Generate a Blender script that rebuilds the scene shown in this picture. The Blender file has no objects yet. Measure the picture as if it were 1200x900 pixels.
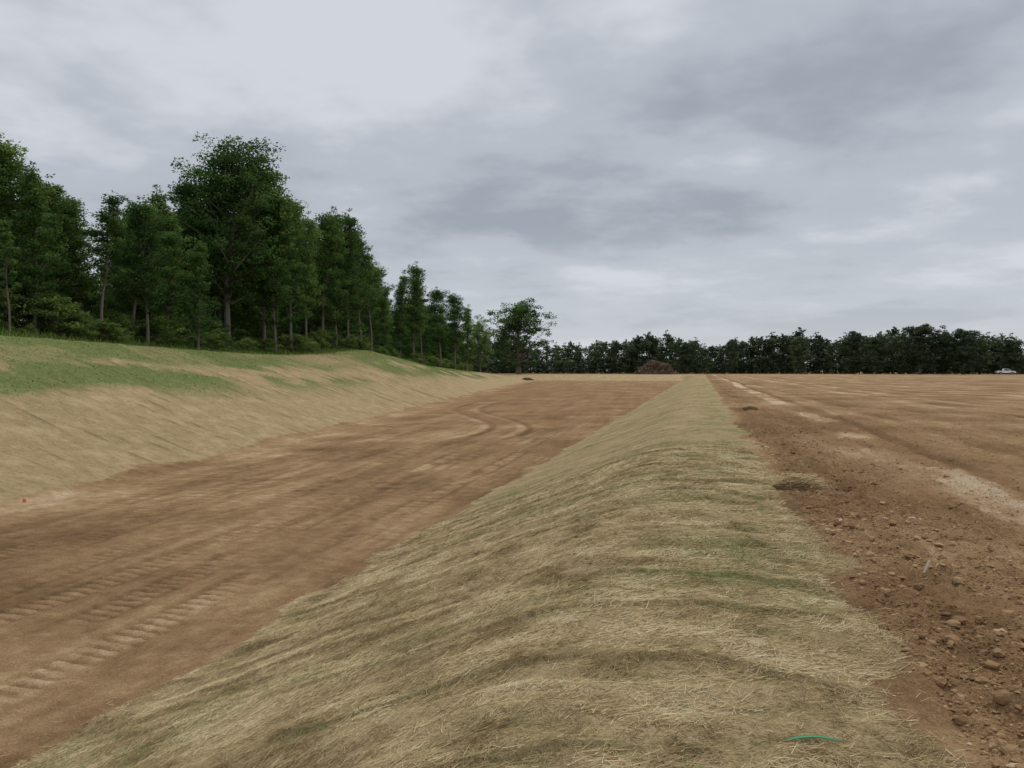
import bpy, math, time, numpy as np
from math import radians, sin, cos, pi
rng=np.random.default_rng(7)
scene=bpy.context.scene
scene.view_settings.view_transform='Standard'; scene.view_settings.look='None'; scene.view_settings.exposure=0
COL=scene.collection
YAW=radians(12.76); CAMH=1.68

# ---------------------------------------------------------------- noise
TAB=np.random.default_rng(99).random(512*512).astype(np.float32)
def vn(x,y,s=0):
    xf=np.floor(x); yf=np.floor(y); u=(x-xf).astype(np.float32); v=(y-yf).astype(np.float32)
    xi=xf.astype(np.int32)+s*91; yi=yf.astype(np.int32)+s*37
    u=u*u*(3-2*u); v=v*v*(3-2*v)
    x0=xi&511; x1=(xi+1)&511; y0=(yi&511)<<9; y1=((yi+1)&511)<<9
    a=TAB[y0+x0]; b=TAB[y0+x1]; c=TAB[y1+x0]; d=TAB[y1+x1]
    return (a+(b-a)*u)*(1-v)+(c+(d-c)*u)*v
def fbm(x,y,s=0,o=3):
    t=0;a=1;n=0
    for i in range(o):
        t=t+a*vn(x*2**i+i*17.3,y*2**i+i*5.1,s+i); n+=a; a*=.5
    return t/n
def ss(a,b,x):
    t=np.clip((x-a)/(b-a),0,1); return t*t*(3-2*t)

# ---------------------------------------------------------------- terrain definition
_px=np.linspace(-12,6,1801)
_pz=np.interp(_px,[-12,-5.7,-0.9,0.2,1.25,6],[-1.8,-1.8,0.02,0.07,0,0])
_k=np.exp(-.5*(np.linspace(-1.2,1.2,241)/.38)**2); _k/=_k.sum()
_pz=np.convolve(np.pad(_pz,120,mode='edge'),_k,'valid')
def toe(y): return -13.9-.148*np.minimum(y,262)
TOPY=[-60,27,60,75,88,101,118,144,200,245,268]; TOPZ=[3.3,3.25,2.9,2.9,3.3,4.1,3.5,2.4,1.3,.6,.0]
def masks(x,y):
    u=toe(y)-x
    wob=(fbm(y*.9,x*.15,3,3)-.5)
    eR=1.18+.62*wob+.2*(fbm(y*5,x*3,4,2)-.5); eL=-5.75+1.0*(fbm(y*.7,x*.1,9,3)-.5)
    endf=ss(256,268,y)
    top=np.interp(y,TOPY,TOPZ)
    z=np.interp(x,_px,_pz)
    bk=np.where(u>-1.2,.5*ss(-1.5,14,u)+.5*np.clip(u/13,0,1),0)
    z=np.where(u>-2,-1.8+(top+1.8)*bk,z)
    z=z+.055*np.clip(u-12,0,9)*ss(150,90,y)-.015*np.clip(u-22,0,60)
    zf=np.where(u>0,np.minimum(top,1)*ss(5,14,u),0)
    z=z*(1-endf)+zf*endf
    field=ss(0,.25,x-eR)
    berm=ss(-.03,.14,eR-x)*ss(0,.2,x-eL)*(1-ss(262,270,y))
    bankm=ss(0,.7,u+1.6*(fbm(y*.25,x*.25,11,3)-.5))
    endm=ss(254,256,y)*(1-ss(268,272,y))*(x<1)
    straw=np.clip(berm+bankm*(1-ss(268,275,y))+endm,0,1)
    # blanket strips on the berm and undulations below them
    brk=fbm(x*.75,y*.6,31,3)
    wv=y+1.1*(fbm(x*.45,y*.35,21,3)-.5)+.12*np.sin(x*.9+.6)+.22*(fbm(x*1.6,y*1.2,22,2)-.5)
    ph=(wv/1.15)%1.0; sd=np.minimum(ph,1-ph)*1.15; sdir=(ph*1.15)
    on=ss(.40,.60,brk)
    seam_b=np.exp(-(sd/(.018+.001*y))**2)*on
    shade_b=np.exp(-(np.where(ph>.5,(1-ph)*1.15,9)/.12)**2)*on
    lip=.028*np.exp(-sdir/.20)*(ph<.5)
    wv2=y+.9*(fbm(x*.7,y*.6,41,3)-.5)
    r1=np.sin(wv2*2*pi/.37+4*vn(x*.5,y*.5,42))
    ramp=ss(.35,.65,fbm(x*1.0,y*.9,45,2))
    rip=r1*.013*ramp+.06*(fbm(x*.9,y*2.0,47,3)-.5)
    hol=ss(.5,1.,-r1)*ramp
    wb=y-.15*u+1.6*(fbm(u*.15,y*.1,51,2)-.5)+.3*(fbm(u*.8,y*.6,52,2)-.5)
    pb=(wb/1.25)%1.0; db=np.minimum(pb,1-pb)*1.25
    seam_k=np.exp(-(db/(.04+.0012*y))**2)*ss(.38,.65,fbm(u*.6,wb*.8,57,3))
    seam=berm*np.maximum(seam_b*.7,np.maximum(.22*shade_b,.22*hol*ss(.35,.6,fbm(x*2.5,y*4,49,2))))+bankm*seam_k*.8*ss(160,60,y)  # shade along seam overlaps and in ripple hollows, painted as darker straw
    dirt=1-straw
    trk=np.zeros_like(x); pale=np.zeros_like(x); rut=np.zeros_like(x); cle=np.zeros_like(x)
    tn=ss(.30,.52,fbm(x*.9,y*.5,61,3))
    for cx,sl,w,y0,y1,amp in ((-7.35,-.02,.27,3,19,.9),(-9.45,-.02,.27,3,21,.9),(-8.3,-.06,.26,10,34,.9),(-10.4,-.06,.26,10,34,.9),(-12.3,-.1,.25,8,44,.8),(-14.1,-.1,.25,10,48,.8),(-6.6,-.035,.25,16,46,.9),(-11.2,-.13,.25,14,50,.8),(-13.2,-.13,.25,14,50,.8),(-8.9,.0,.25,18,50,.8),(2.35,.02,.2,4,40,.4)):
        xx=x-(cx+sl*(y-8)+.12*np.sin(y*.25+cx))
        inb=ss(w+.06,w-.03,np.abs(xx))*ss(y0-.5,y0+.5,y)*ss(y1+1,y1-1,y)
        cl=ss(.1,.7,np.sin(y*2*pi/.25+1.0*xx/w+1.5*vn(y*.8,x*0,int(cx*10)&63)))
        m=inb*amp*tn
        cle=np.maximum(cle,m*cl); trk=np.maximum(trk,m)
        if cx<0: rut=np.maximum(rut,.45*amp*ss(.10,.03,np.abs(np.abs(xx)-w-.04))*ss(y0-.5,y0+.5,y)*ss(y1+1,y1-1,y)*tn)
    def pathband(cx,w): return ss(w,w*.5,np.abs(x-cx))
    for off in (0,2.3):
        yy=np.clip((y-38)/46,0,1)
        c=-10.4-off*1.0-12.0*(yy**1.4)+1.5*np.sin(yy*7)
        m=pathband(c,.38)*ss(38,45,y)*ss(94,80,y)*ss(.25,.5,fbm(x*.5,y*.4,63,3))
        pale=np.maximum(pale,m*.6); rut=np.maximum(rut,pathband(c+.52,.28)*ss(38,44,y)*ss(94,82,y)*.9)
    wig=.5*(fbm(y*.07,y*0,71,2)-.5)
    for cx,w,a in ((3.75,.5,.95),(5.6,.3,.3),(9.9,.8,.45),(12.3,.6,.35),(19,1.5,.3),(27,2,.2)):
        m=pathband(cx+wig*(1+cx*.1)+.35*(fbm(y*.6,x*.6,73,3)-.5),w)*a*ss(.38,.55,fbm(x*.5,y*.22,abs(int(cx*7)),4))
        pale=np.maximum(pale,m*field)
        rut=np.maximum(rut,pathband(cx+w+.25+wig*(1+cx*.1),.22+cx*.01)*.7*field*a)
    streak=fbm((x+.08*y)*1.6,y*.12,81,3)
    streak2=fbm((x+.02*y)*4.5,y*.35,83,3)
    basin=(1-field)
    tone=.47+.38*(streak-.5)+.30*(streak2-.5)+.75*(fbm(x*.45,y*.36,87,5)-.5)+.02*field
    tone=tone+.42*pale-.34*rut-.28*cle+.12*trk
    tone=np.where(u>-2.6,tone+.22*(1-bankm)*ss(-2.6,0,u),tone)
    tone=tone-.14*np.exp(-((x-1.9)/.9)**2)*field
    farp=ss(40,140,y)*field; tone=tone+.28*farp*(fbm(x*.03,y*.08,89,4)-.25)
    red=np.maximum(ss(30,70,y)*basin*ss(250,150,y),.6*field*ss(60,25,y))
    nearpatch=fbm(x*.7,y*1.1,91,4)
    g=berm*(.38*ss(.50,.72,nearpatch)+.28*np.exp(-(sd/.10)**2)*ss(.4,.7,fbm(x*.9,y*.4,93,2))+.14*hol)
    g=g+berm*.25*np.exp(-((x-.5)/.4)**2)*ss(.45,.7,fbm(x,y*.8,97,2))*ss(3.5,6,y)
    pat=fbm(u*.5,y*.15,101,5)
    blob=np.exp(-((u-8.)/1.8)**2-((y-37)/9)**2)+np.exp(-((u-9.5)/2.4)**2-((y-97)/11)**2)+.8*np.exp(-((u-9)/2)**2-((y-140)/16)**2)+.8*np.exp(-((u-6.8)/1.3)**2-((y-27)/5)**2)
    gb=ss(.46,.60,pat+.14*blob)*ss(4.2,7.6,u)
    gb=np.maximum(gb,ss(9.0,10.6,u+3.*(fbm(y*.3,u*.3,103,3)-.5))*(.65+.35*ss(.38,.52,fbm(u*.8,y*.3,104,3))))
    gb=gb*(1-.8*np.exp(-((y-78)/11)**2)*ss(8.5,11,u)*ss(18,13,u))
    g=g+bankm*gb*(1-.6*ss(180,230,y))
    g=np.maximum(g,ss(300,330,y)*.8)
    near=ss(70,25,np.hypot(x,y))
    lump=(fbm(x*4.5,y*4.5,111,4)-.5)
    fine=(fbm(x*14,y*14,116,2)-.5)
    edge_rough=np.exp(-((x-1.75)/.75)**2)
    rough=dirt*(.03+.09*edge_rough*(y<80)+.065*field)
    z=z+near*(lump+.55*fine)*rough
    z=z+dirt*near*(.05*(fbm(x*1.3,y*.5,113,2)-.5)+.035*edge_rough+.03*(streak2-.5)+.06*field*(fbm(x*1.6,y*1.4,118,3)-.5))
    z=z-dirt*near*(.035*cle+.012*trk)-.035*rut*dirt
    z=z+berm*(rip+lip*on+.03*lump+.012*fine)
    z=z+bankm*(.09*(fbm(u*.7,wb*1.7,115,4)-.5)+.05*np.exp(-(db/.2)**2))*ss(150,60,y)
    return dict(straw=straw,green=np.clip(g,0,1),tone=np.clip(tone,0,1.2),seam=np.clip(seam,0,1),red=red),z

def grow(a,step,fac,end):
    r=[a]
    while abs(r[-1]-a)<abs(end-a):
        r.append(r[-1]+step); step*=fac
    return r[1:]
xs=list(np.arange(-8.5,5.6,.028)); xs=list(reversed(grow(xs[0],-.036,1.026,-700)))+xs+grow(xs[-1],.036,1.028,900)
ys=list(np.arange(2.2,11,.028)); ys=list(reversed(grow(ys[0],-.05,1.09,-120)))+ys+grow(ys[-1],.030,1.014,1500)
xs=np.array(xs); ys=np.array(ys)
X,Y=np.meshgrid(xs,ys); X=X.ravel(); Y=Y.ravel()
A,Z=masks(X,Y)
nx,ny=len(xs),len(ys)
def lookup(x,y):
    x=np.atleast_1d(np.asarray(x,float)); y=np.atleast_1d(np.asarray(y,float))
    i=np.clip(np.searchsorted(xs,x)-1,0,nx-2); j=np.clip(np.searchsorted(ys,y)-1,0,ny-2)
    u=(x-xs[i])/(xs[i+1]-xs[i]); v=(y-ys[j])/(ys[j+1]-ys[j]); k=j*nx+i
    f=lambda a:(a[k]*(1-u)+a[k+1]*u)*(1-v)+(a[k+nx]*(1-u)+a[k+nx+1]*u)*v
    return f
def gmask(x,y):
    f=lookup(x,y); return {k:f(a) for k,a in A.items()},f(Z)
def ground_z(x,y): return lookup(x,y)(Z)

def build(name,V,F,mats,smooth=False,midx=None,attrs=None,link=True):
    me=bpy.data.meshes.new(name); V=np.asarray(V,np.float32); F=np.asarray(F,np.int32); k=F.shape[1]
    me.vertices.add(len(V)); me.vertices.foreach_set('co',V.ravel())
    me.loops.add(F.size); me.loops.foreach_set('vertex_index',F.ravel())
    me.polygons.add(len(F)); me.polygons.foreach_set('loop_start',np.arange(0,F.size,k,dtype=np.int32))
    for m in mats: me.materials.append(m)
    if midx is not None: me.polygons.foreach_set('material_index',np.asarray(midx,np.int32))
    me.update(calc_edges=True)
    me.polygons.foreach_set('use_smooth',np.full(len(F),smooth,bool))
    for kx,v in (attrs or {}).items():
        a=me.attributes.new(kx,'FLOAT','POINT'); a.data.foreach_set('value',np.asarray(v,np.float32))
    if not link: return me
    o=bpy.data.objects.new(name,me); COL.objects.link(o); return o

# ---------------------------------------------------------------- materials
class NT:
    def __init__(s,name):
        s.m=bpy.data.materials.new(name); s.m.use_nodes=True; s.t=s.m.node_tree; s.t.nodes.clear()
    def n(s,typ,**kw):
        nd=s.t.nodes.new(typ)
        for k,v in kw.items(): setattr(nd,k,v)
        return nd
    def l(s,a,b): s.t.links.new(a,b)
    def val(s,sock,v):
        if hasattr(v,'is_output'): s.l(v,sock)
        else: sock.default_value=v
    def mix(s,f,a,b):
        m=s.n('ShaderNodeMix',data_type='RGBA'); s.val(m.inputs[0],f)
        for i,c in ((6,a),(7,b)):
            if isinstance(c,tuple): m.inputs[i].default_value=(*c,1)
            else: s.l(c,m.inputs[i])
        return m.outputs[2]
    def math(s,op,a,b=0.,c=None,clamp=False):
        m=s.n('ShaderNodeMath',operation=op,use_clamp=clamp); s.val(m.inputs[0],a); s.val(m.inputs[1],b)
        if c is not None: s.val(m.inputs[2],c)
        return m.outputs[0]
    def mr(s,v,a,b,c=0.,d=1.):
        m=s.n('ShaderNodeMapRange'); s.val(m.inputs[0],v)
        for i,q in zip((1,2,3,4),(a,b,c,d)): m.inputs[i].default_value=q
        return m.outputs[0]
    def noise(s,vec,scale,det=3,rough=.55):
        m=s.n('ShaderNodeTexNoise'); s.l(vec,m.inputs['Vector']); m.inputs['Scale'].default_value=scale
        m.inputs['Detail'].default_value=det; m.inputs['Roughness'].default_value=rough; return m.outputs['Fac']
    def mapping(s,vec,rot=(0,0,0),sc=(1,1,1)):
        if any(rot):
            m=s.n('ShaderNodeMapping'); s.l(vec,m.inputs[0]); m.inputs['Rotation'].default_value=rot; vec=m.outputs[0]
        m=s.n('ShaderNodeMapping'); s.l(vec,m.inputs[0]); m.inputs['Scale'].default_value=sc; return m.outputs[0]
    def attr(s,name):
        a=s.n('ShaderNodeAttribute'); a.attribute_name=name; return a.outputs['Fac']
    def coord(s): return s.n('ShaderNodeTexCoord').outputs['Object']
    def out(s,col,rough=.9,nrm=None,spec=.15):
        p=s.n('ShaderNodeBsdfPrincipled')
        if isinstance(col,tuple): p.inputs['Base Color'].default_value=(*col,1)
        else: s.l(col,p.inputs['Base Color'])
        s.val(p.inputs['Roughness'],rough); p.inputs['Specular IOR Level'].default_value=spec
        if nrm is not None: s.l(nrm,p.inputs['Normal'])
        o=s.n('ShaderNodeOutputMaterial'); s.l(p.outputs[0],o.inputs[0]); return s.m

def ground_mat():
    g=NT('ground_straw_and_clay'); co=g.coord()
    n2=g.noise(co,3.2,5,.70); n3=g.noise(co,40,3,.7)
    tone=g.attr('tone')
    t=g.math('ADD',tone,g.math('MULTIPLY',g.math('SUBTRACT',n2,.5),.95))
    t=g.math('ADD',t,g.math('MULTIPLY',g.math('SUBTRACT',n3,.5),.9))
    ramp=g.n('ShaderNodeValToRGB'); g.l(t,ramp.inputs[0]); e=ramp.color_ramp.elements
    e[0].position=.02; e[0].color=(.120,.072,.036,1); e[1].position=1.0; e[1].color=(.56,.44,.295,1)
    for p,c in ((.33,(.215,.130,.064)),(.6,(.315,.199,.102)),(.82,(.425,.293,.164))):
        q=e.new(p); q.color=(*c,1)
    clay=ramp.outputs[0]
    clay=g.mix(g.math('MULTIPLY',g.attr('red'),.35),clay,(.24,.132,.064))
    fib=None
    for i,a in enumerate((.1,.95,2.2)):
        f=g.mr(g.noise(g.mapping(co,(0,0,a),(12,150,14)),1.0,1,.6),.44,.68)
        fib=f if fib is None else g.math('MAXIMUM',fib,f)
    st=g.mix(fib,(.18,.128,.060),(.51,.385,.208))
    st=g.mix(g.mr(n3,.3,.62,.0,.30),st,(.395,.295,.155))
    mott=g.noise(g.mapping(co,(0,0,0),(1.2,1.7,1)),3.0,6,.8)
    st=g.mix(g.mr(mott,.42,.62,0,.70),st,(.23,.168,.084))
    bare=g.noise(co,.9,5,.8)
    st=g.mix(g.mr(bare,.47,.64,0,.65),st,(.52,.385,.222))
    gr=g.attr('green')
    gg=g.math('ADD',gr,g.math('MULTIPLY',g.math('SUBTRACT',mott,.5),g.math('MULTIPLY',gr,3.)),clamp=True)
    grass=g.mix(n3,(.055,.098,.022),(.15,.215,.058))
    st=g.mix(g.math('MULTIPLY',gg,.88),st,grass)
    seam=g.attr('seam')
    st=g.mix(g.math('MULTIPLY',seam,.72),st,(.115,.085,.04))  # seam and hollow shade mixed into the straw colour
    m=g.math('ADD',g.attr('straw'),g.math('MULTIPLY',g.math('SUBTRACT',n2,.5),1.1))
    m=g.math('ADD',m,g.math('MULTIPLY',g.math('SUBTRACT',n3,.5),.7))
    m=g.mr(m,.36,.64)
    col=g.mix(m,clay,st)
    hb=g.math('ADD',n3,g.math('MULTIPLY',n2,1.8))
    b=g.n('ShaderNodeBump'); b.inputs['Strength'].default_value=1.0; b.inputs['Distance'].default_value=.034; g.l(hb,b.inputs['Height'])
    return g.out(col,.95,b.outputs[0],.05)
I=np.arange(nx*ny).reshape(ny,nx)
F=np.stack([I[:-1,:-1],I[:-1,1:],I[1:,1:],I[1:,:-1]],-1).reshape(-1,4)
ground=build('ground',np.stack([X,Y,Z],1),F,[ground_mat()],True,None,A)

def tint_mat(name,stops,trans=0.,objvar=0.,rough=.8):
    g=NT(name); t=g.attr('tint')
    if objvar:
        r=g.n('ShaderNodeObjectInfo').outputs['Random']
        t=g.math('ADD',t,g.math('MULTIPLY',g.math('SUBTRACT',r,.5),objvar))
    ramp=g.n('ShaderNodeValToRGB'); g.l(t,ramp.inputs[0]); e=ramp.color_ramp.elements
    e[0].position=stops[0][0]; e[0].color=(*stops[0][1],1); e[1].position=stops[-1][0]; e[1].color=(*stops[-1][1],1)
    for p,c in stops[1:-1]: q=e.new(p); q.color=(*c,1)
    d=g.n('ShaderNodeBsdfDiffuse'); o=g.n('ShaderNodeOutputMaterial'); g.l(ramp.outputs[0],d.inputs[0])
    if not trans: g.l(d.outputs[0],o.inputs[0]); return g.m
    tr=g.n('ShaderNodeBsdfTranslucent'); mx=g.n('ShaderNodeMixShader')
    g.l(ramp.outputs[0],tr.inputs[0]); mx.inputs[0].default_value=trans
    g.l(d.outputs[0],mx.inputs[1]); g.l(tr.outputs[0],mx.inputs[2]); g.l(mx.outputs[0],o.inputs[0]); return g.m
M_straw=tint_mat('straw_fibre',[(0,(.15,.105,.048)),(.35,(.35,.26,.133)),(.7,(.54,.415,.227)),(.93,(.69,.57,.37)),(1,(.24,.27,.11))])
M_blade=tint_mat('grass_blade',[(0,(.06,.11,.02)),(.6,(.14,.21,.05)),(1,(.28,.29,.10))])
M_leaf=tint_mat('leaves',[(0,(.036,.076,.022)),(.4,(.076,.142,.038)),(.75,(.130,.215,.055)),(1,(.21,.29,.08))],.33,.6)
M_leafs=tint_mat('shrub_leaves',[(0,(.07,.12,.028)),(.5,(.13,.20,.05)),(1,(.27,.33,.10))],.3,.6)
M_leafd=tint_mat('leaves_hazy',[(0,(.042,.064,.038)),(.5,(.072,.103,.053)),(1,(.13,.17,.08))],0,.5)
def bark():
    g=NT('bark'); co=g.coord(); n=g.noise(g.mapping(co,(0,0,0),(6,6,1)),1.5,2,.7)
    c=g.mix(n,(.07,.058,.045),(.28,.245,.20)); return g.out(c,.95)
M_bark=bark()
M_clod=tint_mat('clay_clod',[(0,(.150,.088,.044)),(.5,(.26,.162,.083)),(.9,(.38,.255,.145)),(1,(.44,.33,.22))])

# ---------------------------------------------------------------- straw fibres on the blanket
def fibres(x,y,z,ang,tilt,L,W,lift):
    dx=np.cos(ang);dy=np.sin(ang)
    x0=x-dx*L;y0=y-dy*L;x1=x+dx*L;y1=y+dy*L
    if z is None: z0=ground_z(x0,y0);z1=ground_z(x1,y1)
    else: z0=z1=z
    z0=z0+lift; z1=z1+lift+tilt
    px=-dy*W;py=dx*W
    V=np.stack([np.stack([x0-px,y0-py,z0],1),np.stack([x1-px*.5,y1-py*.5,z1],1),np.stack([x1+px*.5,y1+py*.5,z1+W],1),np.stack([x0+px,y0+py,z0+W],1)],1)
    n=len(x); return V.reshape(-1,3),np.arange(n*4).reshape(n,4)
N=700000
yy=2.3+16*rng.random(N)**1.9; xx=rng.uniform(-6.6,1.75,N)
vis=np.abs((xx*cos(YAW)+yy*sin(YAW))/(yy*cos(YAW)-xx*sin(YAW)))<.72; xx,yy=xx[vis],yy[vis]; N=len(xx)
a,zz=gmask(xx,yy)
edge=np.where((rng.random(N)<.07)&(xx>-6.3)&(xx<1.7),.6,0)
clump=.2+.8*ss(.38,.6,fbm(xx*4,yy*5,201,4))
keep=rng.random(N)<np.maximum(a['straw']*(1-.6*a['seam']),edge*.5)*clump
xx,yy=xx[keep],yy[keep]; gsm=a['green'][keep]; sm=a['seam'][keep]; n=len(xx)
la=(fbm(xx*1.2,yy*1.2,207,2)-.5)*2.5
ang=np.where(rng.random(n)<.3,rng.normal(0.1,.6,n)+la,rng.uniform(0,pi,n))
L=rng.uniform(.010,.055,n); W=rng.uniform(.0005,.0013,n)*(1+yy/11)
tint=np.clip(rng.normal(.50,.2,n)-.5*sm+1.3*(fbm(xx*2.2,yy*3.2,203,4)-.5)-.1*gsm,0,.95)  # fibres tinted darker where the seam and hollow shade is painted
tint[rng.random(n)<.012+.25*gsm]=1.
V,Fq=fibres(xx,yy,None,ang,rng.normal(0,.008,n),L,W,rng.uniform(.001,.014,n))
build('straw_blanket',V,Fq,[M_straw],False,None,{'tint':np.repeat(tint,4)})

def blades(x,y,z,h,w,lean,seed):
    r=np.random.default_rng(seed); n=len(x); a=r.uniform(0,2*pi,n); b=r.uniform(0,2*pi,n)
    dx=np.cos(a)*w;dy=np.sin(a)*w; lx=np.cos(b)*h*lean; ly=np.sin(b)*h*lean
    V=np.stack([np.stack([x-dx,y-dy,z-.005],1),np.stack([x+dx,y+dy,z-.005],1),np.stack([x+lx+dx*.2,y+ly+dy*.2,z+h],1),np.stack([x+lx-dx*.2,y+ly-dy*.2,z+h],1)],1)
    return V.reshape(-1,3),np.arange(n*4).reshape(n,4)
N=110000
yy=2.3+20*rng.random(N)**1.6; xx=rng.uniform(-6.3,1.5,N); a,zz=gmask(xx,yy)
keep=rng.random(N)<np.clip(a['green']*.5+.006,0,1)*a['straw']; xx,yy,zz=xx[keep],yy[keep],zz[keep]; n=len(xx)
V1,F1=blades(xx,yy,zz,rng.uniform(.02,.055,n),rng.uniform(.0008,.0016,n)*(1+yy/14),rng.uniform(.2,1.2,n),5)
build('young_grass',V1,F1,[M_blade],False,None,{'tint':np.repeat(np.clip(rng.normal(.6,.3,n),0,1),4)})

N=160000
yy=rng.uniform(18,190,N); u=rng.uniform(5,25,N); xx=toe(yy)-u; a,zz=gmask(xx,yy)
keep=rng.random(N)<a['green']*(.4+.6*ss(12,16,u)); xx,yy,zz,u=xx[keep],yy[keep],zz[keep],u[keep]; n=len(xx)
h=(.04+.5*ss(13.5,18,u))*rng.uniform(.4,1.2,n)
V1,F1=blades(xx,yy,zz,h,.012+.03*rng.random(n),rng.uniform(.1,.6,n),6)
build('meadow_grass',V1,F1,[M_blade],False,None,{'tint':np.repeat(np.clip(rng.normal(.45,.25,n),0,1),4)})
# ---------------------------------------------------------------- clods
def ico():
    t=(1+5**.5)/2
    v=np.array([(-1,t,0),(1,t,0),(-1,-t,0),(1,-t,0),(0,-1,t),(0,1,t),(0,-1,-t),(0,1,-t),(t,0,-1),(t,0,1),(-t,0,-1),(-t,0,1)],float); v/=np.linalg.norm(v[0])
    f=np.array([(0,11,5),(0,5,1),(0,1,7),(0,7,10),(0,10,11),(1,5,9),(5,11,4),(11,10,2),(10,7,6),(7,1,8),(3,9,4),(3,4,2),(3,2,6),(3,6,8),(3,8,9),(4,9,5),(2,4,11),(6,2,10),(8,6,7),(9,8,1)])
    return v,f
def subdiv(v,f):
    vs=list(map(tuple,v)); d={}; nf=[]
    def mid(a,b):
        k=(min(a,b),max(a,b))
        if k not in d:
            m=(np.array(vs[a])+np.array(vs[b]))/2; m/=np.linalg.norm(m); vs.append(tuple(m)); d[k]=len(vs)-1
        return d[k]
    for a,b,c in f:
        x,y,z=mid(a,b),mid(b,c),mid(c,a); nf+=[(a,x,z),(b,y,x),(c,z,y),(x,y,z)]
    return np.array(vs),np.array(nf)
def lumps(x,y,z,s,v,f,seed):
    r=np.random.default_rng(seed); n=len(x); k=len(v)
    sc=r.uniform(.6,1.3,(n,1,3))*np.array([1,1,.65]); j=r.uniform(.75,1.2,(n,k,1)); a=r.uniform(0,2*pi,n)
    P=v[None]*sc*j*s[:,None,None]
    ca,sa=np.cos(a)[:,None],np.sin(a)[:,None]
    Q=np.stack([P[...,0]*ca-P[...,1]*sa+x[:,None],P[...,0]*sa+P[...,1]*ca+y[:,None],P[...,2]+z[:,None]+(s*.15)[:,None]],-1)
    return Q.reshape(-1,3),(f[None]+(np.arange(n)*k)[:,None,None]).reshape(-1,3)
v0,f0=ico(); v1_,f1_=subdiv(v0,f0)
off=0;PV=[];PF=[];PT=[]
def clodset(x,y,s,v,f,seed,th=.42):
    global off
    a,z=gmask(x,y); k=(a['straw']<.4)&(fbm(x*1.3,y*1.1,401,4)>th+.16*(np.random.default_rng(seed).random(len(x))-.5)); x,y,s,z=x[k],y[k],s[k],z[k]
    V,F=lumps(x,y,z,s,v,f,seed); PV.append(V); PF.append(F+off); off+=len(V)
    PT.append(np.repeat(np.clip(a['tone'][k]+.10+np.random.default_rng(seed).normal(0,.2,len(x)),0,1),len(v)))
N=46000; y=2+15*rng.random(N)**1.7; x=1.1+np.abs(rng.normal(0,1.8,N))+.2*rng.random(N)
clodset(x,y,.003+.012*rng.random(N)**2,v0,f0,1,.35)
N=4200; y=2+24*rng.random(N)**1.5; x=1.15+np.abs(rng.normal(0,1.2,N)); clodset(x,y,.008+.036*rng.random(N)**3,v1_,f1_,2,.35)
N=22000; y=3+30*rng.random(N)**1.2; x=rng.uniform(1.2,16,N); clodset(x,y,.005+.02*rng.random(N)**3,v0,f0,3,.40)
N=9000; y=3+20*rng.random(N)**1.3; x=rng.uniform(-14,-5.6,N); clodset(x,y,.003+.012*rng.random(N)**3,v0,f0,4,.44)
build('dirt_clods',np.concatenate(PV),np.concatenate(PF),[M_clod],False,None,{'tint':np.concatenate(PT)})

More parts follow.
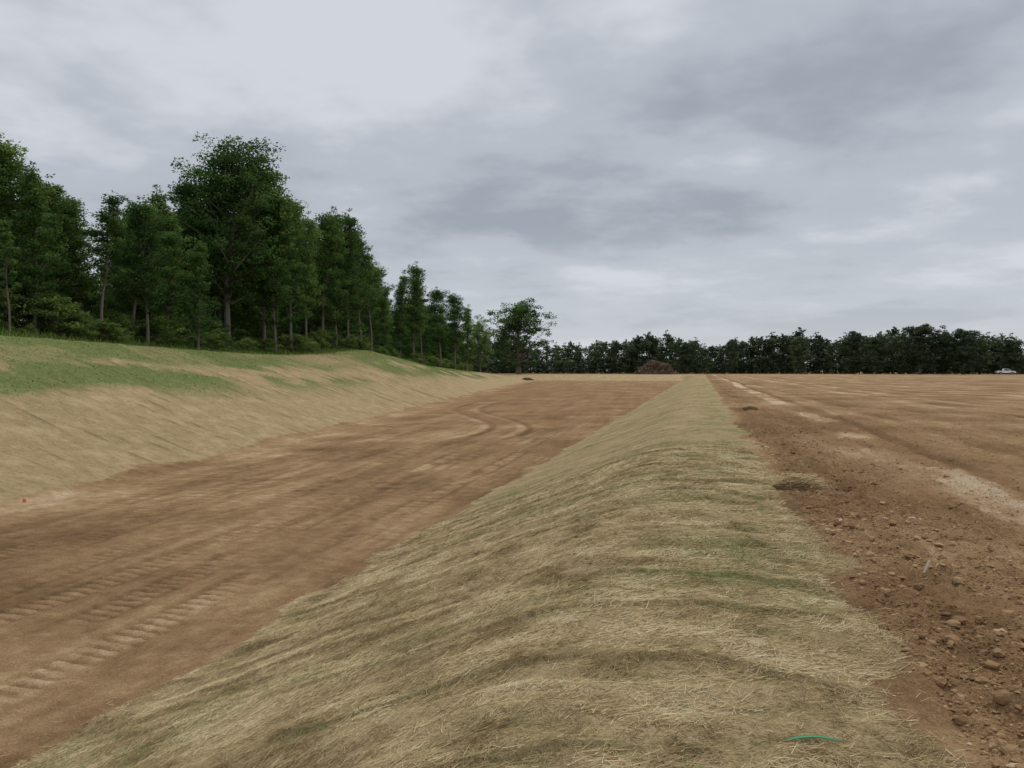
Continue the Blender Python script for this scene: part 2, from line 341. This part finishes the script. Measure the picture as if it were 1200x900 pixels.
# ---------------------------------------------------------------- trees
def tube(P,R,s):
    P=np.asarray(P,float); k=len(P); T=np.gradient(P,axis=0); T/=np.linalg.norm(T,axis=1)[:,None]+1e-9
    ref=np.array([0,1,0.]) if abs(T[0][1])<.8 else np.array([1.,0,0])
    B=np.cross(T,ref); B/=np.linalg.norm(B,axis=1)[:,None]+1e-9; C=np.cross(T,B)
    a=np.linspace(0,2*pi,s,endpoint=False)
    V=P[:,None]+np.asarray(R)[:,None,None]*(np.cos(a)[None,:,None]*B[:,None]+np.sin(a)[None,:,None]*C[:,None])
    F=[]
    for i in range(k-1):
        for j in range(s): F.append((i*s+j,i*s+(j+1)%s,(i+1)*s+(j+1)%s,(i+1)*s+j))
    return V.reshape(-1,3),np.array(F)
def gen_tree(seed,H,cb,R,prof,nb,elev,ncl,nl,ls,cs,tr,low_sparse=.0,sides=7,limb=True):
    r=np.random.default_rng(seed); Vs=[];Fs=[];Ms=[];Ts=[];o=0
    def add(V,F,m,t):
        nonlocal o
        Vs.append(V);Fs.append(F+o);Ms.append(np.full(len(F),m));Ts.append(t if hasattr(t,'__len__') else np.full(len(V),t)); o+=len(V)
    k=9; tt=np.linspace(0,1,k); sway=np.cumsum(r.normal(0,.012*H,(k,2)),0)*tt[:,None]; sway-=sway[0]
    TP=np.stack([sway[:,0],sway[:,1],tt*H*.96-.15],1); RR=tr*(1-tt*.93); RR[0]*=1.3
    add(*tube(TP,RR,sides),0,0.)
    C=[];CT=[];CR=[]
    for i in range(nb):
        t=(i+r.random())/nb; t=t**.9
        hh=cb+(1-cb)*t*.93; base=np.array([np.interp(hh,tt,TP[:,0]),np.interp(hh,tt,TP[:,1]),hh*H*.96])
        az=i*2.399+r.normal(0,.5); ln=R*prof(t)*r.uniform(.55,1.2)
        if r.random()<low_sparse*(1-t): ln*=.45
        el=r.normal(elev,.2)+.5*t
        d=np.array([cos(az)*cos(el),sin(az)*cos(el),sin(el)])
        q=np.linspace(0,1,5); P=base+d*ln*q[:,None]; P[:,2]+=(.12*ln*q**2); P[1:]+=r.normal(0,.04*ln,(4,3))
        if limb: add(*tube(P,np.interp(hh,tt,RR)*.5*(1-q*.85)+.012,4),0,0.)
        nc=max(1,int(ncl*(.5+ln/R)))
        for c in range(nc):
            s=.35+.65*r.random()**.7
            p=np.array([np.interp(s,q,P[:,j]) for j in range(3)])+r.normal(0,.13*R*(.4+prof(t)),3)*[1,1,.7]
            C.append(p); CT.append(r.normal(.42,.24)); CR.append(cs*r.uniform(.5,1.25))
    for c in range(3): C.append(np.array([TP[-1,0],TP[-1,1],H*(.99-.035*c)])+r.normal(0,.03*R,3)); CT.append(.5); CR.append(cs*.6)
    C=np.array(C);CT=np.array(CT);CR=np.array(CR); n=len(C)
    cnt=np.maximum(4,(nl*(CR/cs)**2*r.uniform(.5,1.3,n)).astype(int)); idx=np.repeat(np.arange(n),cnt); m=len(idx)
    dv=r.normal(0,1,(m,3)); dv/=np.linalg.norm(dv,axis=1)[:,None]; rad=r.random(m)**.45*CR[idx]
    P=C[idx]+dv*rad[:,None]*[1,1,.62]
    nrm=r.normal(0,1,(m,3))+[0,0,.9]; nrm/=np.linalg.norm(nrm,axis=1)[:,None]
    t1=np.cross(nrm,r.normal(0,1,(m,3))); t1/=np.linalg.norm(t1,axis=1)[:,None]+1e-9; t2=np.cross(nrm,t1)
    s=ls*r.uniform(.55,1.25,m)[:,None]
    V=np.stack([P-t1*s,P-t2*s*.55,P+t1*s,P+t2*s*.55],1).reshape(-1,3)
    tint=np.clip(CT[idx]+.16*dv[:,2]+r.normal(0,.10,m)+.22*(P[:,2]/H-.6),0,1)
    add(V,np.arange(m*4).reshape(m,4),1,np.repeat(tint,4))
    V=np.concatenate(Vs); V=V*(H/np.percentile(V[:,2],99.93))
    return V,np.concatenate(Fs),np.concatenate(Ms),np.concatenate(Ts)
pop=lambda t:max(.15,sin(pi*(.12+.80*t)))**.8
oak=lambda t:max(.2,(1-(2*t-.9)**2*.8))**.5
cone=lambda t:1.02-.82*t
slim=lambda t:.55+.45*sin(pi*min(1,t*1.05))-.25*t
big=lambda t:(.55+.45*sin(pi*t**.9)) if t<.8 else .95-1.0*(t-.8)
def mesh_tree(nm,leafmat,*a,**k):
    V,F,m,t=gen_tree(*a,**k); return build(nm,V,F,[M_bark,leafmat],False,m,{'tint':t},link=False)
VAR={
 'poplar_a':mesh_tree('poplar_a',M_leaf,11,20,.20,3.0,pop,48,.7,5,60,.15,.9,.22),
 'poplar_b':mesh_tree('poplar_b',M_leaf,12,20,.16,2.6,slim,48,.8,5,56,.15,.8,.19),
 'poplar_c':mesh_tree('poplar_c',M_leaf,13,20,.30,3.5,pop,40,.6,5,62,.15,.95,.21),
 'poplar_d':mesh_tree('poplar_d',M_leaf,19,20,.22,3.0,oak,44,.75,5,58,.15,.9,.20),
 'big':mesh_tree('big',M_leaf,14,20,.24,5.0,big,86,.5,7,64,.14,.9,.32),
 'sparse':mesh_tree('sparse',M_leaf,15,20,.38,2.6,slim,26,.8,4,52,.16,.7,.16,low_sparse=.6),
 'cone':mesh_tree('cone',M_leaf,16,20,.08,3.9,cone,60,.3,5,52,.17,.85,.20),
 'under':mesh_tree('under',M_leaf,20,20,.02,7.0,oak,44,.5,5,56,.34,2.2,.35),
 'oak':mesh_tree('oak',M_leaf,17,20,.14,7.8,oak,66,.32,6,54,.25,1.25,.6),
 'shrub':mesh_tree('shrub',M_leafs,18,3,.06,1.5,oak,22,.6,4,60,.075,.4,.05),
}
def at(t,d):
    """point at tangent t off the viewing azimuth, d metres along it"""
    return t*d*cos(YAW)-d*sin(YAW), d*cos(YAW)+t*d*sin(YAW)
def put(name,var,x,y,h,wf=1.,parent=None,native=20.,rz=None):
    o=bpy.data.objects.new(name,VAR[var]); COL.objects.link(o)
    s=h/native; o.scale=(s*wf,s*wf,s); o.rotation_euler=(0,0,rng.uniform(0,6.28) if rz is None else rz)
    o.location=(x,y,float(ground_z(x,y)[0])-.1)
    if parent: o.parent=parent
    return o
NAMES={'poplar_a':'poplar_tree','poplar_b':'poplar_tree','poplar_c':'sweetgum_tree','poplar_d':'sweetgum_tree','big':'tulip_tree','sparse':'slender_tree','cone':'young_maple_tree','oak':'oak_tree'}
def hero(t,d,topang,var,wf=1.):
    x,y=at(t,d); h=topang*d+CAMH-float(ground_z(x,y)[0])
    put(NAMES[var],var,x,y,h,wf)
H_=[
 (-.625,50,.285,'poplar_a',1.3),(-.592,53,.275,'poplar_c',1.3),(-.57,50,.250,'poplar_b',1.1),(-.545,55,.230,'poplar_d',1.2),(-.60,46,.185,'sparse',1.2),
 (-.515,57,.207,'poplar_a',1.2),(-.49,55,.213,'sparse',1.5),(-.455,62,.205,'poplar_c',1.2),(-.435,60,.205,'poplar_d',1.2),
 (-.412,66,.220,'poplar_b',1.3),(-.375,64,.160,'cone',.95),(-.34,80,.275,'big',1.12),(-.385,80,.232,'poplar_d',1.15),(-.296,86,.245,'poplar_c',1.25),(-.283,84,.215,'poplar_b',1.2),
 (-.264,90,.208,'poplar_a',1.0),(-.246,98,.187,'poplar_d',1.),(-.226,104,.190,'poplar_a',1.1),(-.210,108,.192,'poplar_b',1.1),(-.196,112,.190,'poplar_d',1.),(-.180,118,.172,'poplar_c',1.),
 (-.168,124,.142,'sparse',1.3),(-.152,140,.100,'poplar_a',.9),(-.133,156,.118,'poplar_b',1.1),(-.118,162,.128,'poplar_d',1.1),(-.108,166,.112,'sparse',1.3),
 (-.085,190,.100,'poplar_c',1.2),(-.068,205,.092,'poplar_a',1.3),(-.054,215,.078,'poplar_b',1.3),
 (-.038,250,.060,'oak',.75),(.008,288,.084,'oak',1.22),
]
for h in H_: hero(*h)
forest=bpy.data.objects.new('forest',None); COL.objects.link(forest)
ft=[-1.6,-.61,-.55,-.51,-.44,-.40,-.37,-.34,-.28,-.255,-.20,-.18,-.163,-.153,-.12,-.09,-.06,-.03]
fa=[.27,.27,.235,.205,.20,.22,.235,.25,.21,.190,.185,.165,.125,.09,.10,.09,.072,.05]
vs=['poplar_a','poplar_b','poplar_c','poplar_d','cone','poplar_b']
for row in range(3):
    y=4.+row
    while y<255:
        x=-33-.148*y-3.2-row*5.0+rng.normal(0,1.0); yv=y+rng.normal(0,1)
        d=-x*sin(YAW)+yv*cos(YAW); r_=x*cos(YAW)+yv*sin(YAW)
        t=max(r_/max(d,1),-1.6)
        h=float(np.interp(t,ft,fa))*max(d,12)*rng.uniform(.62,.97)+CAMH-2.9
        h=min(max(h,6.5),23)
        if t>-.85: put('tree',vs[rng.integers(len(vs))],x,yv,h,rng.uniform(1.,1.35),forest)
        y+=3.9+y*.009+rng.random()*1.4
for row in range(2):
    y=14.
    while y<250:
        x=-33-.148*y-1.5-row*11+rng.normal(0,.8)
        put('undergrowth','under',x,y+rng.normal(0,1),rng.uniform(2.8,5.5) if row==0 else rng.uniform(6,9),rng.uniform(.9,1.3),forest)
        y+=(3.4 if row==0 else 5)+y*.008
y=12.
while y<240:
    for k in range(3):
        x=-30.0-.148*y-rng.uniform(0,5); s=rng.uniform(.9,2.6)*(1.2 if k==2 else .7)
        put('shrub','shrub',x,y+rng.normal(0,1),s,rng.uniform(1.,1.8),forest,native=3.)
    y+=1.9
# ---------------------------------------------------------------- distant treeline (one mass)
lowv=[gen_tree(31,15,.04,4.2,oak,20,.4,3,26,.42,1.5,.25,sides=4,limb=False),gen_tree(32,15,.05,3.4,pop,20,.5,3,26,.42,1.3,.2,sides=4,limb=False),
      gen_tree(33,15,.04,3.8,slim,20,.4,3,26,.42,1.3,.2,sides=4,limb=False),gen_tree(34,15,.04,4.4,cone,20,.3,3,26,.42,1.3,.2,sides=4,limb=False)]
DV=[];DF=[];DM=[];DT=[];o=0
def addlow(x,y,h,wf):
    global o
    V,F,m,t=lowv[rng.integers(4)]; a=rng.uniform(0,6.28); s=h/15; W=V.copy()
    W[:,0]=(V[:,0]*cos(a)-V[:,1]*sin(a))*s*wf+x; W[:,1]=(V[:,0]*sin(a)+V[:,1]*cos(a))*s*wf+y; W[:,2]=V[:,2]*s-.2
    DV.append(W);DF.append(F+o);DM.append(m);DT.append(np.clip(t+rng.normal(0,.18),0,1)); o+=len(V)
hn=lambda x:float(fbm(np.array([x*.06]),np.array([2.]),5,3)[0])
for row in range(3):
    x=-150.
    while x<430:
        y=332+row*7-.06*max(0,x-60)+rng.normal(0,2.0)
        h=8.6+7.6*hn(x)+rng.normal(0,1.3)+row*.3
        h*=1+.16*float(ss(110,190,x))
        if x>262: h*=.75
        addlow(x,y,h,rng.uniform(.9,1.5)); x+=rng.uniform(2.4,6.0)
for row in range(2):
    x=-150.
    while x<430:
        addlow(x,328+row*12-.06*max(0,x-60)+rng.normal(0,1.5),rng.uniform(3.5,7.5),rng.uniform(1.6,2.6)); x+=2.2
build('distant_treeline',np.concatenate(DV),np.concatenate(DF),[M_bark,M_leafd],False,np.concatenate(DM),{'tint':np.concatenate(DT)})
VAR['oak_hazy']=mesh_tree('oak_hazy',M_leafd,41,20,.04,6.5,oak,60,.42,6,56,.32,1.4,.4)
VAR['oak_hazy2']=mesh_tree('oak_hazy2',M_leafd,42,20,.05,5.6,pop,52,.4,6,56,.32,1.4,.4)
for i,(t,d,a_,w) in enumerate(((.21,312,.033,1.0),(.262,308,.036,.9),(.345,300,.040,.9),(.41,296,.046,1.1),(.435,288,.041,1.0),(.465,286,.043,1.0),(.488,276,.054,1.2),(.515,280,.045,1.05),(.54,270,.049,1.1),(.56,275,.037,.9),(.598,285,.036,1.0),(.63,270,.030,1.1))):
    x,y=at(t,d); put('broadleaf_tree',('oak_hazy','oak_hazy2')[i%2],x,y,a_*d+CAMH,w)

# ---------------------------------------------------------------- brush pile
def simple(name,c,rough=.6,spec=.3,metal=0.):
    g=NT(name); n=g.noise(g.coord(),8,3); col=g.mix(n,tuple(k*.85 for k in c),tuple(min(1,k*1.1) for k in c)); return g.out(col,rough,None,spec)
M_stick=tint_mat('dead_wood',[(0,(.085,.06,.045)),(.5,(.18,.125,.09)),(1,(.36,.28,.21))])
bx,by=at(.173,292)
def pileh(x,y): return (4.6*np.clip(1-np.hypot((x+1)/6.6,y/4.0),0,1)**.8)+1.4*np.clip(1-np.hypot((x-3.6)/3.2,y/3),0,1)
n=5200; px=rng.normal(0,3.4,n); py=rng.normal(0,2.2,n); pz=pileh(px,py)*(.55+.5*rng.random(n))
k=pz>.1; px,py,pz=px[k],py[k],pz[k]; n=len(px)
d=rng.normal(0,1,(n,3))*[1,1,.55]; d/=np.linalg.norm(d,axis=1)[:,None]; L=rng.uniform(.4,1.6,n)[:,None]; w=rng.uniform(.03,.11,n)[:,None]
s_=np.cross(d,rng.normal(0,1,(n,3))); s_/=np.linalg.norm(s_,axis=1)[:,None]; c_=np.stack([px+bx,py+by,pz],1)
V=np.stack([c_-d*L-s_*w,c_+d*L-s_*w*.4,c_+d*L+s_*w*.4,c_-d*L+s_*w],1).reshape(-1,3); V[:,2]=np.maximum(V[:,2],.02)
Fq=np.arange(n*4).reshape(n,4); tt=np.repeat(rng.random(n),4)
gx,gy=np.meshgrid(np.linspace(-7,7,40),np.linspace(-5,5,30)); gz=pileh(gx,gy)*.8*(.8+.4*fbm(gx*1.2,gy*1.2,301,3))-.05
I=np.arange(40*30).reshape(30,40); Fg=np.stack([I[:-1,:-1],I[:-1,1:],I[1:,1:],I[1:,:-1]],-1).reshape(-1,4)
V2=np.stack([gx.ravel()+bx,gy.ravel()+by,gz.ravel()],1)
build('brush_pile',np.concatenate([V,V2]),np.concatenate([Fq,Fg+len(V)]),[M_stick],False,None,{'tint':np.concatenate([tt,np.full(len(V2),.3)])})

# ---------------------------------------------------------------- pickup truck
import bmesh
def extr(name,prof,w0,mat,parent,bev=.04):
    bm=bmesh.new(); a=[bm.verts.new((p[0],-w0,p[1])) for p in prof]; b=[bm.verts.new((p[0],w0,p[1])) for p in prof]
    bm.faces.new(a); bm.faces.new(b[::-1])
    for i in range(len(prof)): j=(i+1)%len(prof); bm.faces.new((a[j],a[i],b[i],b[j]))
    if bev: bmesh.ops.bevel(bm,geom=bm.edges[:],offset=bev,segments=2,affect='EDGES')
    bmesh.ops.recalc_face_normals(bm,faces=bm.faces)
    me=bpy.data.meshes.new(name); bm.to_mesh(me); bm.free(); me.materials.append(mat)
    o=bpy.data.objects.new(name,me); COL.objects.link(o); o.parent=parent; return o
M_white=simple('white_paint',(.78,.79,.80),.3,.5); M_glass=simple('dark_glass',(.02,.025,.03),.1,.5); M_rub=simple('rubber',(.02,.02,.02),.8); M_steel=simple('steel_rim',(.4,.4,.42),.4)
def arch(cx,r,z0,n=7): return [(cx+r*cos(pi-pi*i/(n-1)),z0+r*sin(pi-pi*i/(n-1))) for i in range(n)]
tx,ty=at(.590,272)
truck=bpy.data.objects.new('pickup_truck',None); COL.objects.link(truck); truck.location=(tx,ty,0.03); truck.rotation_euler=(0,0,YAW+radians(-12))
prof=[(-2.75,.5)]+arch(-1.75,.45,.5)+arch(1.7,.45,.5)+[(2.75,.5),(2.8,.95),(2.7,1.1),(1.45,1.22),(.95,1.25),(-.75,1.25),(-.8,1.2),(-2.78,1.2)]
extr('body',prof,.95,M_white,truck,.025)
extr('cab',[(-.78,1.2),(1.45,1.2),(.75,1.82),(.5,1.87),(-.55,1.87),(-.7,1.8)],.82,M_white,truck,.04)
extr('side_glass',[(-.6,1.27),(1.15,1.27),(.62,1.74),(-.55,1.74)],.835,M_glass,truck,0)
extr('windscreen',[(1.46,1.24),(1.49,1.24),(.86,1.79),(.83,1.79)],.7,M_glass,truck,0)
extr('front_bumper',[(2.72,.42),(2.9,.45),(2.9,.7),(2.72,.72)],.93,M_steel,truck,.02)
extr('rear_bumper',[(-2.9,.45),(-2.72,.42),(-2.72,.68),(-2.9,.66)],.93,M_steel,truck,.02)
for i,(wx,wy) in enumerate(((-1.75,-.86),(-1.75,.86),(1.7,-.86),(1.7,.86))):
    for nm,r,wd,mt in (('tyre',.39,.13,M_rub),('rim',.22,.14,M_steel)):
        extr(f'{nm}_{i+1}',[(wx+r*cos(q),.39+r*sin(q)) for q in np.linspace(0,2*pi,20,endpoint=False)],wd,mt,truck,.0).location=(0,wy,0)

# ---------------------------------------------------------------- loose clumps of straw and soil
def straw_clump(cx,cy,lx,ly,lz,n,ang0):
    r=np.random.default_rng(int(cx*100+cy)); zc=float(ground_z(cx,cy)[0])
    p=r.normal(0,.42,(n,3)); p/=np.maximum(1,np.linalg.norm(p,axis=1))[:,None]
    x=p[:,0]*lx; y=p[:,1]*ly; z=zc+np.abs(p[:,2])*lz*1.3+.3*lz
    X=cx+x*cos(ang0)-y*sin(ang0); Yq=cy+x*sin(ang0)+y*cos(ang0)
    V,F=fibres(X,Yq,z,r.normal(ang0,.8,n),r.normal(0,.04,n),r.uniform(.03,.10,n),r.uniform(.0015,.003,n),np.full(n,.003))
    t=np.clip(r.normal(.20,.2,n)+.25*(z-zc)/lz,0,.95)
    v,f=subdiv(*subdiv(*ico())); w=v*np.array([lx*.85,ly*.85,lz*1.05])*(1+.3*r.normal(0,.5,(len(v),1)))
    W=np.stack([cx+w[:,0]*cos(ang0)-w[:,1]*sin(ang0),cy+w[:,0]*sin(ang0)+w[:,1]*cos(ang0),zc+w[:,2]],1)
    o_=build('straw_clump',V,F,[M_straw],False,None,{'tint':np.repeat(t,4)})
    c=build('core',W,f,[M_clod],True,None,{'tint':np.full(len(W),.15)}); c.parent=o_
for t,d,lx,ly,lz,n,a0 in ((.345,11.4,.36,.17,.15,1300,-.15),(.285,34,.32,.2,.14,400,.1)):
    x,y=at(t,d); straw_clump(x,y,lx,ly,lz,n,a0)

# ---------------------------------------------------------------- small things
M_green=simple('green_plastic',(.02,.20,.07),.45,.4); M_orange=simple('orange_vinyl',(.85,.20,.08),.5)
P=[]
x0,y0=at(.362,3.62)
for i in range(17):
    s=(i/16-.5); P.append((x0+s*.27*cos(YAW)+.0,y0+s*.27*sin(YAW)+.035*(1-(2*s)**2),0))
P=np.array(P); zg=ground_z(P[:,0],P[:,1]); P[:,2]=zg.max()+.012+.01*np.sin(np.linspace(0,pi,17))
w=np.interp(np.linspace(0,1,17),[0,.3,.8,1],[.003,.010,.009,.002])
V=np.concatenate([P+np.array([-.2,1,.25])*w[:,None]*.9,P-np.array([-.2,1,.25])*w[:,None]*.9]); Fq=[(i,i+1,18+i,17+i) for i in range(16)]
o_=build('green_plastic_strip',V,Fq,[M_green],True); md=o_.modifiers.new('s','SOLIDIFY'); md.thickness=.002
fx,fy=at(-.587,20.5); fz=float(ground_z(fx,fy)[0])
V,F1=tube([(fx,fy,fz-.05),(fx,fy,fz+.12),(fx+.01,fy,fz+.24)],[.002,.002,.002],5)
pf=build('survey_flag',V,F1,[M_steel])
gxx,gzz=np.meshgrid(np.linspace(0,.12,7),np.linspace(.15,.24,4)); gyy=.012*np.sin(gxx*50)
I=np.arange(28).reshape(4,7); Fq=np.stack([I[:-1,:-1],I[:-1,1:],I[1:,1:],I[1:,:-1]],-1).reshape(-1,4)
c=build('pennant',np.stack([gxx.ravel()+fx,gyy.ravel()+fy,gzz.ravel()+fz],1),Fq,[M_orange]); c.parent=pf
cx,cy=at(.498,6.5); cz=float(ground_z(cx,cy)[0])
V,F1=tube([(cx-.03,cy-.03,cz),(cx,cy,cz+.04),(cx+.02,cy+.02,cz+.08),(cx+.028,cy+.025,cz+.095)],[.008,.014,.012,.003],6)
build('wood_chip',V,F1,[simple('pale_wood',(.45,.34,.25),.8)],True)
ox,oy=at(.018,255); oz=float(ground_z(ox,oy)[0])
out=bpy.data.objects.new('drain_outlet',None); COL.objects.link(out); out.location=(ox,oy,oz); M_con=simple('weathered_steel',(.13,.11,.09),.8)
extr('headwall',[(-2.4,0),(2.4,0),(1.5,.45),(.7,.8),(-.7,.8),(-1.5,.45)],.15,M_con,out,.02)
extr('pipe',[(.34*cos(q),.42+.34*sin(q)) for q in np.linspace(0,2*pi,20,endpoint=False)],.5,M_con,out,0)

# ---------------------------------------------------------------- sky and light
w=bpy.data.worlds.new('World'); scene.world=w; w.use_nodes=True; t=w.node_tree; t.nodes.clear()
class WN(NT):
    def __init__(s,t): s.t=t
g=WN(t)
dirv=g.n('ShaderNodeTexCoord').outputs['Generated']
sep=g.n('ShaderNodeSeparateXYZ'); g.l(dirv,sep.inputs[0]); zc=g.math('MAXIMUM',sep.outputs[2],0.)
den=g.math('ADD',zc,.16)
comb=g.n('ShaderNodeCombineXYZ'); g.l(g.math('DIVIDE',sep.outputs[0],den),comb.inputs[0]); g.l(g.math('DIVIDE',sep.outputs[1],den),comb.inputs[1]); comb.inputs[2].default_value=3.7
P0=comb.outputs[0]
na=g.noise(P0,.6,2,.5); nb_=g.noise(P0,2.3,4,.55)
nn=g.math('ADD',g.math('MULTIPLY',na,.62),g.math('MULTIPLY',nb_,.38))
ramp=g.n('ShaderNodeValToRGB'); g.l(nn,ramp.inputs[0]); e=ramp.color_ramp.elements; ramp.color_ramp.interpolation='EASE'
e[0].position=.38; e[0].color=(.345,.38,.43,1); e[1].position=.62; e[1].color=(.67,.69,.74,1)
q=e.new(.5); q.color=(.49,.52,.575,1)
hz=g.mr(zc,.0,.17,.65,.0)
cl=g.mix(hz,ramp.outputs[0],(.65,.68,.735))
gain=g.mr(zc,.42,.95,1.,2.15)
b1=g.n('ShaderNodeBackground'); g.l(cl,b1.inputs[0]); g.l(gain,b1.inputs[1])
sky=g.n('ShaderNodeTexSky'); sky.sky_type='NISHITA'; sky.sun_disc=False; sky.sun_elevation=radians(58); sky.sun_rotation=radians(20)
b2=g.n('ShaderNodeBackground'); g.l(sky.outputs[0],b2.inputs[0]); b2.inputs[1].default_value=.08
mx=g.n('ShaderNodeMixShader'); mx.inputs[0].default_value=.92; g.l(b2.outputs[0],mx.inputs[1]); g.l(b1.outputs[0],mx.inputs[2])
o_=g.n('ShaderNodeOutputWorld'); g.l(mx.outputs[0],o_.inputs[0])
sl=bpy.data.lights.new('sun','SUN'); sl.energy=1.25; sl.angle=radians(22); sl.color=(1,.95,.87)
so=bpy.data.objects.new('sun',sl); COL.objects.link(so)
from mathutils import Vector
el,az=radians(58),radians(20)
dv=Vector((sin(az)*cos(el),cos(az)*cos(el),sin(el))); so.rotation_euler=dv.to_track_quat('Z','Y').to_euler()

cam=bpy.data.cameras.new('camera'); co_=bpy.data.objects.new('camera',cam); COL.objects.link(co_)
co_.location=(0,0,CAMH); co_.rotation_euler=(radians(89.0),0,YAW); cam.sensor_width=36; cam.lens=29.4; cam.clip_end=5000; cam.clip_start=.05
scene.camera=co_
